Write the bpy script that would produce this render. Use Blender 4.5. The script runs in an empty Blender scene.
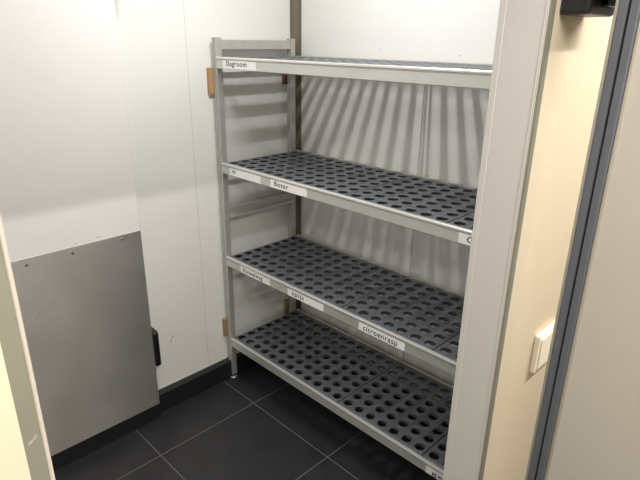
import bpy, bmesh, math
from mathutils import Vector, Matrix
C = bpy.context.scene.collection
PI = math.pi

# ---------------------------------------------------------------- materials
def new_mat(name, col, rough=.5, metal=0.0, spec=None):
    m = bpy.data.materials.new(name); m.use_nodes = True
    b = m.node_tree.nodes['Principled BSDF']
    b.inputs['Base Color'].default_value = (*col, 1)
    b.inputs['Roughness'].default_value = rough
    b.inputs['Metallic'].default_value = metal
    if spec is not None: b.inputs['Specular IOR Level'].default_value = spec
    return m, m.node_tree, b
def srgb(r, g, b):
    f = lambda c: (c/255/12.92) if c/255 <= .04045 else ((c/255+.055)/1.055)**2.4
    return (f(r), f(g), f(b))
def math_node(nt, op, a, b=None, c=None, clamp=False):
    n = nt.nodes.new('ShaderNodeMath'); n.operation = op; n.use_clamp = clamp
    for i, v in enumerate((a, b, c)):
        if v is None: continue
        if isinstance(v, (int, float)): n.inputs[i].default_value = v
        else: nt.links.new(v, n.inputs[i])
    return n.outputs[0]
def vmath(nt, op, a, b=None):
    n = nt.nodes.new('ShaderNodeVectorMath'); n.operation = op
    for i, v in enumerate((a, b)):
        if v is None: continue
        if isinstance(v, (tuple, list, Vector)): n.inputs[i].default_value = v
        else: nt.links.new(v, n.inputs[i])
    return n
def noise_variation(nt, b, col, amount, scale, stretch=(1, 1, 1), rough=None, bump=0.0, bscale=None):
    tc = nt.nodes.new('ShaderNodeTexCoord'); mp = nt.nodes.new('ShaderNodeMapping')
    mp.inputs['Scale'].default_value = stretch
    nt.links.new(tc.outputs['Object'], mp.inputs[0])
    nz = nt.nodes.new('ShaderNodeTexNoise'); nz.inputs['Scale'].default_value = scale; nz.inputs['Detail'].default_value = 6
    nt.links.new(mp.outputs[0], nz.inputs['Vector'])
    cr = nt.nodes.new('ShaderNodeValToRGB')
    cr.color_ramp.elements[0].position = .3; cr.color_ramp.elements[1].position = .7
    cr.color_ramp.elements[0].color = (*[c*(1-amount) for c in col], 1)
    cr.color_ramp.elements[1].color = (*[min(1, c*(1+amount)) for c in col], 1)
    nt.links.new(nz.outputs['Fac'], cr.inputs[0])
    nt.links.new(cr.outputs[0], b.inputs['Base Color'])
    if rough:
        mr = nt.nodes.new('ShaderNodeMapRange'); mr.inputs['To Min'].default_value = rough[0]; mr.inputs['To Max'].default_value = rough[1]
        nt.links.new(nz.outputs['Fac'], mr.inputs[0]); nt.links.new(mr.outputs[0], b.inputs['Roughness'])
    if bump:
        bp = nt.nodes.new('ShaderNodeBump'); bp.inputs['Strength'].default_value = bump; bp.inputs['Distance'].default_value = .002
        n2 = nt.nodes.new('ShaderNodeTexNoise'); n2.inputs['Scale'].default_value = bscale or scale*3
        nt.links.new(mp.outputs[0], n2.inputs['Vector'])
        nt.links.new(n2.outputs['Fac'], bp.inputs['Height']); nt.links.new(bp.outputs[0], b.inputs['Normal'])
    return tc, cr
def add_scuffs(nt, b, tc, cr, marks):
    """marks: (A, B, width, strength, colour) dark strokes that stay on the surface"""
    cur = cr.outputs[0]
    nzn = nt.nodes.new('ShaderNodeTexNoise'); nzn.inputs['Scale'].default_value = 60
    nt.links.new(tc.outputs['Object'], nzn.inputs['Vector'])
    off = vmath(nt, 'MULTIPLY_ADD', nzn.outputs['Color'], (.010, .010, .010)); off.inputs[2].default_value = (-.005, -.005, -.005)
    pos = vmath(nt, 'ADD', tc.outputs['Object'], off.outputs[0]).outputs[0]
    for A, B, w, s, col in marks:
        A = Vector(A); B = Vector(B); d = B-A
        rel = vmath(nt, 'SUBTRACT', pos, A).outputs[0]
        t = math_node(nt, 'DIVIDE', vmath(nt, 'DOT_PRODUCT', rel, d).outputs['Value'], d.length_squared, clamp=True)
        sc = vmath(nt, 'SCALE', d); sc.inputs[0].default_value = d; nt.links.new(t, sc.inputs['Scale'])
        dist = vmath(nt, 'LENGTH', vmath(nt, 'SUBTRACT', rel, sc.outputs[0]).outputs[0]).outputs['Value']
        m = math_node(nt, 'MULTIPLY', math_node(nt, 'SUBTRACT', 1.0, math_node(nt, 'DIVIDE', dist, w), clamp=True), s, clamp=True)
        mx = nt.nodes.new('ShaderNodeMix'); mx.data_type = 'RGBA'
        nt.links.new(m, mx.inputs['Factor']); nt.links.new(cur, mx.inputs['A']); mx.inputs['B'].default_value = (*col, 1)
        cur = mx.outputs['Result']
    nt.links.new(cur, b.inputs['Base Color'])

X1 = -.075      # left wall
Y2 = .51        # back wall
XI, XO = 1.52, 1.604   # doorway wall, inner and outer face
YL, YR = -1.3003, -.492 # door opening
YF = -1.62      # near wall of the cold room
ZC = 2.50

WHITE = srgb(236, 234, 229)
def white_panel(name, marks=(), col=WHITE, rough=.42):
    m, nt, b = new_mat(name, col, rough, 0, .35)
    tc, cr = noise_variation(nt, b, col, .018, 2.2)
    if marks: add_scuffs(nt, b, tc, cr, marks)
    return m
DK = (.05, .045, .04)
M = {}
M['wall_left'] = white_panel('coated panel left', [((X1, -.31, .33), (X1, -.295, .36), .004, .9, DK), ((X1, .0, .9), (X1, .003, .93), .003, .5, DK)])
M['wall_back'] = white_panel('coated panel back', [
    ((.14, Y2, .955), (.18, Y2, .945), .0035, .9, DK), ((.13, Y2, .985), (.22, Y2, .935), .002, .7, DK), ((.22, Y2, .94), (.30, Y2, .915), .002, .7, DK),
    ((.33, Y2, .98), (.335, Y2, .92), .002, .6, DK),
    ((.31, Y2, 1.47), (.315, Y2, 1.30), .002, .55, DK), ((.27, Y2, 1.42), (.272, Y2, 1.41), .004, .7, DK),
    ((.455, Y2, 1.662), (.457, Y2, 1.662), .003, .9, DK), ((.845, Y2, 1.648), (.848, Y2, 1.648), .003, .9, DK)])
M['white'] = white_panel('white coated steel')
M['leaf'] = white_panel('door leaf white', [((-.003, -.70, .958), (-.003, -.695, .955), .003, .7, DK), ((-.003, -.62, .962), (-.003, -.60, .962), .002, .5, DK)], col=srgb(234, 230, 227), rough=.6)
M['ceiling'] = white_panel('ceiling white', col=srgb(232, 230, 224), rough=.6)
M['cream'], nt, b = new_mat('cream wall paint', srgb(205, 193, 169), .5, 0, .35)
noise_variation(nt, b, srgb(205, 193, 169), .03, 3, (1, 1, .35))
M['cream_trim'], nt, b = new_mat('pale trim', srgb(182, 174, 162), .45)
M['frame_paint'], nt, b = new_mat('frame off white', srgb(188, 185, 179), .4, 0, .4)
noise_variation(nt, b, srgb(188, 185, 179), .02, 4)
M['frame_olive'], nt, b = new_mat('frame grey green', srgb(122, 121, 108), .45, 0, .4)
tc, cr = noise_variation(nt, b, srgb(122, 121, 108), .05, 9)
add_scuffs(nt, b, tc, cr, [((XO, -1.306, 1.56), (XO, -1.312, 1.557), .0012, .3, (.85, .83, .78)), ((XO, -1.309, 1.41), (XO, -1.313, 1.405), .0016, .3, (.85, .83, .78))])
M['leaf_beige'], nt, b = new_mat('door inner beige', srgb(174, 168, 157), .42, 0, .4)
tc, cr = noise_variation(nt, b, srgb(174, 168, 157), .02, 3)
add_scuffs(nt, b, tc, cr, [((1.742, -.5, 1.494), (1.772, -.5, 1.491), .002, .8, DK)])
M['gasket'], nt, b = new_mat('grey rubber', srgb(84, 87, 92), .55)
M['groove'], nt, b = new_mat('black rubber', (.006, .006, .007), .8)
M['alu_edge'], nt, b = new_mat('dull aluminium edge', srgb(190, 184, 170), .4, .6)
M['black'], nt, b = new_mat('black plastic', (.010, .010, .011), .38)
noise_variation(nt, b, (.010, .010, .011), .2, 30)
M['alu'], nt, b = new_mat('anodised aluminium', srgb(208, 207, 200), .42, .55)
noise_variation(nt, b, srgb(208, 207, 200), .05, 14, (.05, 1, 1), rough=(.36, .5))
M['alu_post'], nt, b = new_mat('anodised aluminium post', srgb(196, 196, 190), .42, .55)
noise_variation(nt, b, srgb(196, 196, 190), .06, 18, (1, 1, .05), rough=(.36, .5))
M['lip'], nt, b = new_mat('polished aluminium lip', srgb(232, 230, 224), .3, .6)
M['steel'], nt, b = new_mat('brushed stainless', srgb(185, 181, 175), .5, 1.0)
b.inputs['Anisotropic'].default_value = .75; b.inputs['Anisotropic Rotation'].default_value = .25
tg = nt.nodes.new('ShaderNodeTangent'); tg.direction_type = 'RADIAL'; tg.axis = 'Z'; nt.links.new(tg.outputs[0], b.inputs['Tangent'])
tc, cr = noise_variation(nt, b, srgb(185, 181, 175), .05, 5, (1, 1, 1), rough=(.46, .54), bump=.05, bscale=300)
add_scuffs(nt, b, tc, cr, [((0, -.885+i*.02, .70+.008*i), (0, -.865+i*.02, .735+.008*i), .004, .25, srgb(120, 112, 108)) for i in range(4)])
M['poly'], nt, b = new_mat('slate grey polymer', srgb(92, 96, 100), .32, 0, .8)
noise_variation(nt, b, srgb(92, 96, 100), .14, 9, rough=(.28, .40))
M['plinth'], nt, b = new_mat('black plinth tile', srgb(27, 27, 29), .5)
noise_variation(nt, b, srgb(27, 27, 29), .15, 12)
M['wood'], nt, b = new_mat('raw pine', srgb(178, 140, 100), .7)
noise_variation(nt, b, srgb(178, 140, 100), .18, 14, (6, 6, .6))
M['wood_dark'], nt, b = new_mat('brown stained wood', srgb(112, 70, 50), .7)
noise_variation(nt, b, srgb(112, 70, 50), .2, 14, (6, 6, .6))
M['wood_yellow'], nt, b = new_mat('yellowed pine', srgb(150, 128, 88), .7)
noise_variation(nt, b, srgb(150, 128, 88), .2, 14, (6, 6, .6))
M['cove'], nt, b = new_mat('taupe corner profile', srgb(122, 112, 96), .45, .2)
M['paper'], nt, b = new_mat('label paper', srgb(244, 242, 240), .5)
M['ink'], nt, b = new_mat('black ink', (.02, .02, .02), .6)
M['socket'], nt, b = new_mat('ivory plastic', srgb(242, 234, 216), .35)
M['screw'], nt, b = new_mat('screw steel', srgb(120, 115, 110), .3, 1)
M['seam'], nt, b = new_mat('panel seam sealant', srgb(176, 172, 164), .7)
M['seam_light'], nt, b = new_mat('pale panel seam', srgb(204, 200, 192), .7)
M['zinc'], nt, b = new_mat('zinc foot', srgb(190, 188, 182), .35, .8)

# tiled floor
m, nt, b = new_mat('slate tile floor', (.02, .02, .022), .45)
tc = nt.nodes.new('ShaderNodeTexCoord'); sx = nt.nodes.new('ShaderNodeSeparateXYZ')
nt.links.new(tc.outputs['Object'], sx.inputs[0])
T = .511
def joint(o, ofs):
    u = math_node(nt, 'DIVIDE', math_node(nt, 'SUBTRACT', o, ofs), T)
    return math_node(nt, 'MULTIPLY', math_node(nt, 'ABSOLUTE', math_node(nt, 'SUBTRACT', u, math_node(nt, 'ROUND', u))), T)
jx = joint(sx.outputs['X'], .219); jy = joint(sx.outputs['Y'], -.0517)
d = math_node(nt, 'MINIMUM', jx, jy)
g = nt.nodes.new('ShaderNodeMapRange'); g.inputs['From Min'].default_value = .0016; g.inputs['From Max'].default_value = .0026
g.inputs['To Min'].default_value = 1; g.inputs['To Max'].default_value = 0
nt.links.new(d, g.inputs[0])
nz = nt.nodes.new('ShaderNodeTexNoise'); nz.inputs['Scale'].default_value = 7; nz.inputs['Detail'].default_value = 8
nt.links.new(tc.outputs['Object'], nz.inputs['Vector'])
cr = nt.nodes.new('ShaderNodeValToRGB'); cr.color_ramp.elements[0].position = .3; cr.color_ramp.elements[1].position = .75
cr.color_ramp.elements[0].color = (*srgb(32, 32, 34), 1); cr.color_ramp.elements[1].color = (*srgb(43, 43, 45), 1)
nt.links.new(nz.outputs['Fac'], cr.inputs[0])
mx = nt.nodes.new('ShaderNodeMix'); mx.data_type = 'RGBA'
nt.links.new(g.outputs[0], mx.inputs['Factor']); nt.links.new(cr.outputs[0], mx.inputs['A']); mx.inputs['B'].default_value = (*srgb(98, 97, 95), 1)
nt.links.new(mx.outputs['Result'], b.inputs['Base Color'])
bp = nt.nodes.new('ShaderNodeBump'); bp.inputs['Strength'].default_value = .25; bp.inputs['Distance'].default_value = .003
nt.links.new(math_node(nt, 'SUBTRACT', nz.outputs['Fac'], g.outputs[0]), bp.inputs['Height']); nt.links.new(bp.outputs[0], b.inputs['Normal'])
M['floor'] = m

# ---------------------------------------------------------------- mesh helpers
def box(bm, x0, x1, y0, y1, z0, z1, mi=0):
    vs = [bm.verts.new(p) for p in ((x0,y0,z0),(x1,y0,z0),(x1,y1,z0),(x0,y1,z0),(x0,y0,z1),(x1,y0,z1),(x1,y1,z1),(x0,y1,z1))]
    for f in ((0,3,2,1),(4,5,6,7),(0,1,5,4),(1,2,6,5),(2,3,7,6),(3,0,4,7)):
        bm.faces.new([vs[i] for i in f]).material_index = mi
def boxes(*bs):
    bm = bmesh.new()
    for q in bs: box(bm, *q)
    return bm
def bevel(bm, w, seg=2):
    bmesh.ops.bevel(bm, geom=list(bm.edges), offset=w, segments=seg, profile=.5, affect='EDGES', clamp_overlap=True)
    return bm
def prism(bm, pts, axis, a, b, mi=0):
    """extrude closed 2-D outline pts along axis 'x','y' or 'z' from a to b"""
    def P(u, v, w):
        return {'x': (w, u, v), 'y': (u, w, v), 'z': (u, v, w)}[axis]
    A = [bm.verts.new(P(u, v, a)) for u, v in pts]; B = [bm.verts.new(P(u, v, b)) for u, v in pts]
    n = len(pts)
    for i in range(n):
        bm.faces.new((A[i], A[(i+1) % n], B[(i+1) % n], B[i])).material_index = mi
    bm.faces.new(A[::-1]).material_index = mi; bm.faces.new(B).material_index = mi
def lathe(bm, cx, cy, prof, seg=24, mi=0):
    rings = []
    for r, z in prof:
        rings.append([bm.verts.new((cx+r*math.cos(2*PI*i/seg), cy+r*math.sin(2*PI*i/seg), z)) for i in range(seg)])
    for a, c in zip(rings, rings[1:]):
        for i in range(seg): bm.faces.new((a[i], a[(i+1) % seg], c[(i+1) % seg], c[i])).material_index = mi
    bm.faces.new(rings[0][::-1]).material_index = mi; bm.faces.new(rings[-1]).material_index = mi
def obj(name, bm, mats, parent=None, origin=None, smooth=False, label=None):
    bmesh.ops.recalc_face_normals(bm, faces=bm.faces)
    me = bpy.data.meshes.new(name)
    if origin is None: origin = parent_origin(parent)
    off = Vector(origin)
    if off.length: bmesh.ops.translate(bm, verts=bm.verts, vec=-off)
    bm.to_mesh(me); bm.free()
    for mm in (mats if isinstance(mats, (list, tuple)) else [mats]): me.materials.append(mm)
    if smooth:
        for p in me.polygons: p.use_smooth = True
        me.set_sharp_from_angle(angle=math.radians(35))
    o = bpy.data.objects.new(name, me); C.objects.link(o)
    if parent:
        o.parent = parent; o.location = off - parent_origin(parent)
    else: o.location = off
    if label: o['label'] = label
    return o
def parent_origin(p):
    v = Vector((0, 0, 0))
    while p: v += Vector(p.location); p = p.parent
    return v
def thing(name, label, cat, loc=(0, 0, 0), group=None):
    o = bpy.data.objects.new(name, None); C.objects.link(o); o.location = loc; o.empty_display_size = .05
    return tag(o, label, cat, group)
def tag(o, label, cat, group=None):
    o['label'] = label; o['category'] = cat
    if group: o['group'] = group
    return o
def struct(name, bm, mats, parent=None, origin=None, label=None, **k):
    o = obj(name, bm, mats, parent, origin, **k)
    if not parent: o['kind'] = 'structure'
    if label: o['label'] = label
    return o

# ---------------------------------------------------------------- setting
struct('floor', boxes((X1-.12, 3.6, -2.9, Y2+.9, -.05, 0)), M['floor'], label='dark slate tiled floor with thin grey joints')
struct('ceiling', boxes((X1-.1, XI, YF-.08, Y2+.08, ZC, ZC+.08)), M['ceiling'], label='white cold room ceiling')
struct('wall_left', boxes((X1-.1, X1, YF-.08, Y2+.08, 0, ZC)), M['wall_left'], label='white insulated panel wall left of the rack')
struct('wall_back', boxes((X1, XI, Y2, Y2+.08, 0, ZC)), M['wall_back'], label='white insulated panel wall behind the rack')
struct('wall_near', boxes((X1, XI, YF-.08, YF, 0, ZC)), M['white'], label='white panel wall of the cold room, near side')
# wall with the doorway: core with a white inside skin and a cream outside skin
OH = 2.06
def doorway_wall(x0, x1, y0, y1):
    return boxes((x0, x1, y0, YL-.016, 0, ZC), (x0, x1, YR+.016, y1, 0, ZC), (x0, x1, YL-.016, YR+.016, OH+.016, ZC))
struct('wall_doorway', doorway_wall(XI, XO-.012, YF-.08, Y2+.08), M['white'], label='white insulated wall around the doorway')
struct('wall_outside', doorway_wall(XO-.012, XO, -2.9, Y2+.9), M['cream'], label='cream outer wall beyond the door frame')
# outside passage, closed so that its lamp lights it like a room
struct('ceiling_passage', boxes((XO, 3.6, -2.9, Y2+.9, ZC, ZC+.05)), M['ceiling'])
struct('wall_passage', boxes((3.6, 3.65, -2.9, Y2+.9, 0, ZC)), M['cream'])

# door frame
fr = boxes((XI, XO-.006, YR, YR+.016, 0, OH), (XI, XO-.006, YL-.016, YL, 0, OH), (XI, XO-.003, YL-.016, YR+.016, OH, OH+.016))
f = struct('trim_1', fr, M['frame_paint'], label='off white door frame lining')
# inner corner rib and outer rib of the lining (right side) and same on left
rb = boxes((XI-.004, XI+.008, YR-.0012, YR+.016, 0, OH), (XI-.004, XI+.008, YL-.016, YL+.0012, 0, OH),
           (XO-.0095, XO-.006, YR-.0012, YR, 0, OH), (XO-.0095, XO-.006, YL, YL+.0012, 0, OH))
struct('frame_rib', bevel(rb, .0009, 1), M['frame_paint'], f)
ol = boxes((XO-.006, XO, YR+.003, YR+.016, 0, OH), (XO-.006, XO, YL-.016, YL-.003, 0, OH), (XO-.006, XO, YL-.016, YR+.016, OH+.003, OH+.016))
struct('frame_face', ol, M['frame_olive'], f)
li = boxes((XO-.006, XO-.004, YR-.0004, YR+.003, 0, OH), (XO-.006, XO+.001, YL-.003, YL+.0004, 0, OH))
struct('frame_edge', bevel(li, .0008, 1), M['cream_trim'], f)
# plinth along left and back wall
pl = bmesh.new()
prism(pl, [(X1, 0), (-.035, 0), (-.035, .099), (-.038, .102), (X1, .102)], 'y', -.46, Y2)
struct('baseboard_left', pl, M['plinth'], label='black tile plinth along the left wall')
pl = bmesh.new(); prism(pl, [(Y2, 0), (Y2-.03, 0), (Y2-.03, .099), (Y2-.027, .102), (Y2, .102)], 'x', -.035, XI)
struct('baseboard_back', pl, M['plinth'], label='black tile plinth under the back wall')
PY0 = -.434
struct('trim_2', boxes((X1, X1+.004, PY0, Y2-.03, .102, .1045)), M['seam'], label='thin sealant line on top of the left plinth')
# panel seams
struct('trim_3', boxes((X1, X1+.0008, -.112, -.110, .102, ZC)), M['seam_light'], label='thin vertical panel seam in the left wall')
s = boxes((.691, .700, Y2-.005, Y2, .102, 1.60)); struct('trim_4', bevel(s, .0012, 1), M['white'], label='bright vertical joint strip in the back wall')
struct('joint_gap', boxes((.700, .7012, Y2-.0008, Y2, .102, 1.60)), M['seam'], bpy.data.objects['trim_4'])
# concave corner profile
cv = bmesh.new()
R = .036; pts = [(X1, Y2), (X1, Y2-R-.003)]
pts += [(X1+.0005+R-R*math.cos(a), Y2-.0005-R+R*math.sin(a)) for a in [i*PI/2/8 for i in range(9)]][0:9]
pts = [(X1, Y2), (X1, Y2-R-.003), (X1+.003, Y2-R-.003)] + [(X1+R-(R-.003)*math.cos(i*PI/16), Y2-R+(R-.003)*math.sin(i*PI/16)) for i in range(1, 8)] + [(X1+R+.003, Y2-.003), (X1+R+.003, Y2)]
prism(cv, pts, 'z', .102, ZC)
struct('trim_5', cv, M['cove'], label='taupe corner profile between the two white walls')

# door leaf in the left wall with stainless kick plate
PY = -.436
d1 = struct('door_1', bevel(boxes((X1, -.003, -1.36, PY+.002, .085, 2.12)), .002, 1), M['leaf'], label='white door leaf on the left wall with a steel kick plate')
kp = struct('kick_plate', bevel(boxes((-.003, -.0005, -1.33, PY, .083, .948)), .0006, 1), M['steel'], d1, label='brushed stainless steel kick plate')
sc = bmesh.new()
for px, pz in ((-.880, .922), (-.716, .924), (-.517, .930), (-1.06, .913)):
    m4 = Matrix.Translation((0, px, pz)) @ Matrix.Rotation(PI/2, 4, 'Y')
    bmesh.ops.create_cone(sc, cap_ends=True, segments=12, radius1=.0065, radius2=.0035, depth=.003, matrix=m4)
struct('screw', sc, M['screw'], kp)
struct('door_sweep', boxes((X1, -.006, -1.36, PY+.002, .0, .085)), M['plinth'], d1, label='black strip under the door leaf')
def hinge(z0, z1):
    bm = bmesh.new()
    a = PY+.003
    prism(bm, [(X1, a), (X1, a+.034), (X1+.055, a+.033), (X1+.076, a+.026), (X1+.082, a+.004), (X1+.075, a)], 'z', z0, z1)
    return bevel(bm, .004, 2)
for z0, z1 in ((.285, .452), (1.825, 2.0)):
    struct('hinge', hinge(z0, z1), M['black'], d1, label='black plastic hinge')

# ---------------------------------------------------------------- shelving rack
rack = thing('shelving_rack', 'tall aluminium cold-room rack with four perforated grey shelves', 'shelving')
ZS = [.2466, .7031, 1.1663, 1.6244]
PX0, PX1 = -.051, -.022            # left posts
QX0, QX1 = 1.464, 1.493            # right posts
def post(x0, x1, y0, y1, face):
    bm = bmesh.new()
    # channel profile with a slotted groove on the outward faces
    n = .0022
    prism(bm, [(x0, y0), (x0+.009, y0), (x0+.009, y0+n), (x1-.009, y0+n), (x1-.009, y0), (x1, y0), (x1, y1), (x1-.009, y1), (x1-.009, y1-n), (x0+.009, y1-n), (x0+.009, y1), (x0, y1)], 'z', .022, 1.70)
    for k in range(14):     # small dark punched holes on the face towards the shelves
        xx = x1 if face > 0 else x0
        r = bmesh.ops.create_cone(bm, cap_ends=True, segments=10, radius1=.0022, radius2=.0022, depth=.0006, matrix=Matrix.Translation((xx, (y0+y1)/2, .12+k*.115)) @ Matrix.Rotation(PI/2, 4, 'Y'))
        for fc in {f_ for v in r['verts'] for f_ in v.link_faces}: fc.material_index = 1
    o = obj('post', bm, [M['alu_post'], M['black']], rack, origin=((x0+x1)/2, (y0+y1)/2, 0))
    f = bmesh.new(); cx, cy = (x0+x1)/2, (y0+y1)/2
    lathe(f, cx, cy, [(.021, 0), (.021, .004), (.017, .007), (.008, .008), (.008, .016)], 20, 0)
    box(f, x0+.001, x1-.001, y0+.001, y1-.001, .015, .022, 1)
    obj('foot', f, [M['zinc'], M['black']], o, smooth=True, origin=(cx, cy, 0))
    cp = bmesh.new(); box(cp, x0-.0005, x1+.0005, y0-.0005, y1+.0005, 1.6985, 1.702)
    obj('post_cap', cp, M['alu_post'], o, origin=(cx, cy, 1.70))
for (x0, x1, face) in ((PX0, PX1, 1), (QX0, QX1, -1)):
    post(x0, x1, 0.0, .028, face); post(x0, x1, .428, .456, face)
for x0, x1 in ((PX0+.004, PX1-.003), (QX0+.003, QX1-.004)):
    for z0, z1 in ((1.655, 1.693), (.897, .944), (.145, .185)):
        rl = bmesh.new()
        # rail with a small lip along the bottom towards the shelves
        e = 0 if z0 > 1.5 else .012; el, er = (0, e) if x0 < 1 else (e, 0)
        prism(rl, [(x0-el, z0), (x1+er, z0), (x1+er, z0+.005), (x1, z0+.016), (x1, z1), (x0, z1), (x0, z0+.016), (x0-el, z0+.005)], 'y', .0285, .4275)
        fr_ = obj('frame_rail', rl, M['alu_post'], rack, origin=((x0+x1)/2, .228, z0))
        if e:
            xl, xr = (x1+.0105, x1+.0135) if x0 < 1 else (x0-.0135, x0-.0105)
            obj('rail_lip', bevel(boxes((xl, xr, .029, .427, z0-.001, z0+.008)), .001, 2), M['lip'], fr_, origin=(xl, .228, z0), label='bright lip along the rail')

# perforated panel mesh, one per size
PITX, PITY, HR, TH = .062, .0615, .0200, .026
def panel_mesh(name, nx, ny, trim=0.0):
    bm = bmesh.new(); N = 24
    def sq(a, h):
        c, s = math.cos(a), math.sin(a); k = h/max(abs(c), abs(s)); return c*k, s*k
    for i in range(nx):
        for j in range(ny):
            cx, cy = (i+.5)*PITX, (j+.5)*PITY
            loops = []
            for kind, r, z in (('s', .5, -.0012), ('s', .46, 0), ('c', HR+.0008, 0), ('c', HR, -.0008), ('c', HR, -.0035), ('s', .484, -.0035), ('s', .484, -TH), ('s', .5, -TH)):
                L = []
                for q in range(N):
                    a = 2*PI*q/N
                    if kind == 's':
                        u, v = sq(a, 1); u *= r*PITX; v *= r*PITY
                    else: u, v = r*math.cos(a), r*math.sin(a)
                    x = cx+u
                    if trim and x < trim: x = trim
                    L.append(bm.verts.new((x, cy+v, z)))
                loops.append(L)
            for A, B in zip(loops, loops[1:]):
                for q in range(N): bm.faces.new((A[q], A[(q+1) % N], B[(q+1) % N], B[q]))
    x0, x1, y0, y1 = trim, nx*PITX, 0, ny*PITY
    # solid rim: front and rear border strips and the two ends
    box(bm, x0, x1, -.006, y0, -TH, -.0008); box(bm, x0, x1, y1, y1+.003, -TH, -.0008)
    for xa in (x0, x1):
        v = [bm.verts.new(p) for p in ((xa, y0, -TH), (xa, y1, -TH), (xa, y1, -.0012), (xa, y0, -.0012))]; bm.faces.new(v)
    bmesh.ops.remove_doubles(bm, verts=bm.verts, dist=1e-6)
    bmesh.ops.recalc_face_normals(bm, faces=bm.faces)
    me = bpy.data.meshes.new(name); bm.to_mesh(me); bm.free(); me.materials.append(M['poly'])
    for p in me.polygons: p.use_smooth = True
    me.set_sharp_from_angle(angle=math.radians(30))
    return me
big = panel_mesh('perforated_panel', 7, 7)
small = panel_mesh('perforated_panel_small', 5, 7)
smallL = panel_mesh('perforated_panel_end', 5, 7, trim=.0052)
BX0, BX1 = -.0215, 1.463
G = .0040
def shelf(z):
    # front beam: bright rounded lip, undercut, flat face, inward ledge
    bm = bmesh.new()
    prism(bm, [(-.0035, -.0015), (-.0035, -.0075), (.0015, -.0085), (.0015, -.0115), (-.002, -.0125), (-.002, -.046), (.0, -.048), (.010, -.048),
               (.010, -.035), (.021, -.035), (.021, -.0325), (.0105, -.0325), (.0105, -.0015), (.009, 0), (-.002, 0)], 'x', BX0, BX1)
    bmesh.ops.translate(bm, verts=bm.verts, vec=(0, 0, z))
    s = obj('shelf', bm, M['alu'], rack, origin=(BX0, 0, z))
    # rear beam
    rbm = bmesh.new()
    prism(rbm, [(.4575, 0), (.4575, -.048), (.4700, -.048), (.4700, 0)], 'x', BX0, BX1)
    prism(rbm, [(.447, -.035), (.447, -.0325), (.4575, -.0325), (.4575, -.035)], 'x', BX0, BX1)
    bmesh.ops.translate(rbm, verts=rbm.verts, vec=(0, 0, z))
    obj('rear_beam', rbm, M['alu'], s, origin=(BX0, .4575, z))
    lp = bmesh.new()
    prism(lp, [(-.0045, -.0010), (-.0045, -.0065), (-.0035, -.0075), (-.0035, -.0005), (.009, .0000), (.009, .0008), (-.003, .0008)], 'x', BX0, BX1)
    bmesh.ops.translate(lp, verts=lp.verts, vec=(0, 0, z))
    obj('shelf_lip', lp, M['lip'], s, origin=(BX0, 0, z), label='bright rounded aluminium lip')
    # hooks that hang the beams on the posts
    for x0, x1 in ((PX1, PX1+.003), (QX0-.003, QX0)):
        for y0, y1 in ((.0, .026), (.430, .456)):
            obj('hook', boxes((x0, x1, y0, y1, z-.062, z-.022)), M['alu_post'], s, origin=(x0, y0, z-.062))
    for me, x in ((smallL, -.0262), (big, .284), (big, .718), (small, 1.152)):
        p = bpy.data.objects.new('perforated_panel', me); C.objects.link(p)
        p.parent = s; p.location = Vector((x+G/2, .0195, z-.0035)) - Vector((BX0, 0, z))
        p.scale = ((434-4.0)/434, 1, 1)
    return s
shelves = [shelf(z) for z in ZS]

def label(si, x0, x1, text, tx, tw, cap, lab, zc=-.0275):
    s = shelves[si]; z = ZS[si]
    bm = bmesh.new(); box(bm, x0, x1, -.0028, -.0019, z-.0455, z-.0122, 0)
    cu = bpy.data.curves.new('lettering', 'FONT'); cu.body = text; cu.size = 1; cu.extrude = .004; cu.offset = .010; cu.space_character = 1.1
    to = bpy.data.objects.new('lettering', cu); C.objects.link(to)
    dg = bpy.context.evaluated_depsgraph_get(); dg.update()
    me = bpy.data.meshes.new_from_object(to.evaluated_get(dg))
    xs = [v.co.x for v in me.vertices]; mn, mxx = min(xs), max(xs)
    sx = tw/(mxx-mn); sz = cap/.69
    b2 = bmesh.new(); b2.from_mesh(me)
    for v in b2.verts:
        x, y, zz = v.co
        v.co = (tx+(x-mn)*sx, -.0028-.0003*(1 if zz > 0 else 0)+.0001*(zz <= 0), z+zc-cap/2+y*sz)
    tmp = bpy.data.meshes.new('t'); b2.to_mesh(tmp); b2.free()
    k = len(bm.faces); bm.from_mesh(tmp)
    for i, fc in enumerate(bm.faces):
        if i >= k: fc.material_index = 1
    bpy.data.objects.remove(to); bpy.data.meshes.remove(me); bpy.data.meshes.remove(tmp); bpy.data.curves.remove(cu)
    o = bpy.data.meshes.new('shelf_label')
    off = Vector((x0, 0, z)); bmesh.ops.translate(bm, verts=bm.verts, vec=-off); bm.to_mesh(o); bm.free()
    o.materials.append(M['paper']); o.materials.append(M['ink'])
    ob = bpy.data.objects.new('shelf_label', o); C.objects.link(ob); ob.parent = s; ob.location = off-Vector((BX0, 0, z)); ob['label'] = lab
label(3, .025, .247, 'Slagroom', .048, .140, .020, 'white label reading Slagroom', -.0235)
label(2, .037, .257, 'ei', .060, .021, .019, 'white label reading ei', -.024)
label(2, .324, .541, 'Boter', .348, .086, .020, 'white label reading Boter', -.026)
label(2, 1.214, 1.432, 'G', 1.243, .022, .019, 'white label starting with G')
label(1, .090, .304, 'Kaneelweg', .111, .143, .019, 'white label reading Kaneelweg', -.028)
label(1, .425, .643, 'spijs', .452, .074, .020, 'white label reading spijs', -.026)
label(1, .833, 1.050, 'citroenrasp', .856, .162, .021, 'white label reading citroenrasp', -.028)
label(0, 1.186, 1.404, 'gel', 1.212, .060, .019, 'white label reading gel', -.028)

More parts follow.
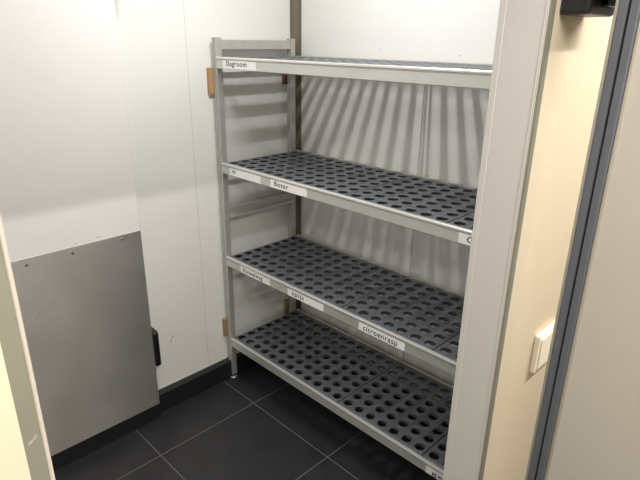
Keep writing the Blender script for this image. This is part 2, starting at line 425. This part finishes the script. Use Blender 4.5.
# ---------------------------------------------------------------- wooden blocks between rack and wall
def wedge(x0, x1, y0, y1, z0, z1, mat, lab):
    bm = bmesh.new(); prism(bm, [(x0, z0), (x1-.006, z0), (x1, z1), (x0, z1)], 'y', y0, y1); bevel(bm, .0012, 1)
    o = obj('wooden_block', bm, M[mat], None, origin=(x0, (y0+y1)/2, z0)); tag(o, lab, 'wood block', 'wooden spacers between rack and wall')
WX = X1+.0008
wedge(WX, PX0-.0005, -.020, .020, 1.468, 1.578, 'wood', 'orange wooden spacer on left wall by rack post, just below top shelf')
wedge(WX, PX0-.0005, -.014, .020, .245, .345, 'wood_yellow', 'yellowish wooden spacer by front post of rack, low above bottom shelf')
wedge(WX, PX0-.0005, .414, .440, 1.49, 1.54, 'wood_dark', 'small dark brown wooden spacer at rear post below top shelf')
wedge(WX, PX0-.0005, .410, .445, .215, .300, 'wood_yellow', 'yellow-brown wooden spacer at rear post just above bottom shelf')

# ---------------------------------------------------------------- open door leaf in the foreground right
LX, LY = 1.701, -.50
d2 = struct('door_2', bevel(boxes((LX, LX+.90, LY, LY+.08, .01, 2.08)), .003, 2), M['leaf_beige'], origin=(LX, LY, 0), label='beige inner face of open cold room door')
struct('leaf_edge', bevel(boxes((LX-.0015, LX+.0045, LY-.003, LY+.081, .01, 2.08)), .001, 1), M['alu_edge'], d2)
gk = bmesh.new()
def gstrip(x0, x1):
    prism(gk, [(x0, LY+.001), (x0, LY-.006), (x0+.002, LY-.009), (x1-.002, LY-.009), (x1, LY-.006), (x1, LY+.001)], 'z', .012, 2.078)
gstrip(LX+.0048, LX+.0175); gstrip(LX+.0200, LX+.0335)
struct('gasket', gk, M['gasket'], d2, label='grey double rubber gasket')
struct('gasket_groove', boxes((LX+.0170, LX+.0205, LY-.004, LY+.001, .012, 2.078)), M['groove'], d2)
struct('gasket_strip', bevel(boxes((LX+.0337, LX+.0395, LY-.003, LY+.001, .012, 2.078)), .001, 1), M['alu_edge'], d2)
hb = boxes((XO, XO+.048, -.463, -.350, 1.739, 1.90)); bevel(hb, .006, 3)
struct('hinge', hb, M['black'], d2, label='black door hinge housing')
ha = boxes((XO+.044, LX+.03, LY+.081, LY+.101, 1.752, 1.89), (XO+.02, XO+.06, LY+.081, -.36, 1.752, 1.89)); bevel(ha, .003, 2)
struct('hinge_arm', ha, M['black'], d2)

# ---------------------------------------------------------------- small surface box on the cream wall
wb = thing('wall_socket', 'ivory plastic switch box on the cream wall behind open door', 'switch', (XO, -.26, .995))
bm = boxes((XO, XO+.013, -.319, -.20, .995, 1.091)); bevel(bm, .0035, 2); obj('back_box', bm, M['socket'], wb)
bm = boxes((XO+.013, XO+.016, -.310, -.209, 1.004, 1.082)); bevel(bm, .002, 2); obj('cover_plate', bm, M['socket'], wb)

# ---------------------------------------------------------------- lamps
def lamp(name, loc, size, energy, col, lab, rot=(0, 0, 0)):
    t = thing(name, lab, 'ceiling light', loc)
    x, y, z = loc
    bm = boxes((x-.04, x+.04, y-size/2-.03, y+size/2+.03, z+.012, ZC)); bevel(bm, .006, 2); obj('housing', bm, M['white'], t)
    ld = bpy.data.lights.new(name+'_light', 'AREA'); ld.shape = 'RECTANGLE'; ld.size = .026; ld.size_y = size; ld.energy = energy; ld.color = col
    lo = bpy.data.objects.new(name+'_light', ld); C.objects.link(lo); lo.parent = t; lo.location = (0, 0, .008); lo.rotation_euler = rot
    return lo
lamp('tube_light', (.694, -.34, 2.425), .64, 18.5, (.985, .995, .995), 'slim linear lamp under the cold room ceiling')
lamp('passage_light', (2.25, -.5, 2.44), 3.2, 104, (1, .96, .915), 'long linear lamp under the passage ceiling')

w = bpy.data.worlds.new('world'); bpy.context.scene.world = w; w.use_nodes = True
w.node_tree.nodes['Background'].inputs[0].default_value = (1, .93, .82, 1)
w.node_tree.nodes['Background'].inputs[1].default_value = .35

# ---------------------------------------------------------------- camera
cd = bpy.data.cameras.new('camera'); cam = bpy.data.objects.new('camera', cd); C.objects.link(cam)
cd.sensor_width = 36; cd.lens = 532.258*36/640; cd.clip_start = .02
yaw, pitch, roll = .7797, -.3587, .0142
F = Vector((-math.sin(yaw)*math.cos(pitch), math.cos(yaw)*math.cos(pitch), math.sin(pitch)))
Rt = F.cross(Vector((0, 0, 1))).normalized(); U = Rt.cross(F)
R2 = Rt*math.cos(roll)+U*math.sin(roll); U2 = -Rt*math.sin(roll)+U*math.cos(roll)
cam.matrix_world = Matrix(((R2.x, U2.x, -F.x, 1.9887), (R2.y, U2.y, -F.y, -1.3889), (R2.z, U2.z, -F.z, 1.6956), (0, 0, 0, 1)))
sc_ = bpy.context.scene; sc_.camera = cam
vs = sc_.view_settings; vs.view_transform = 'Standard'; vs.look = 'None'; vs.gamma = 1; vs.exposure = 0; vs.use_curve_mapping = False
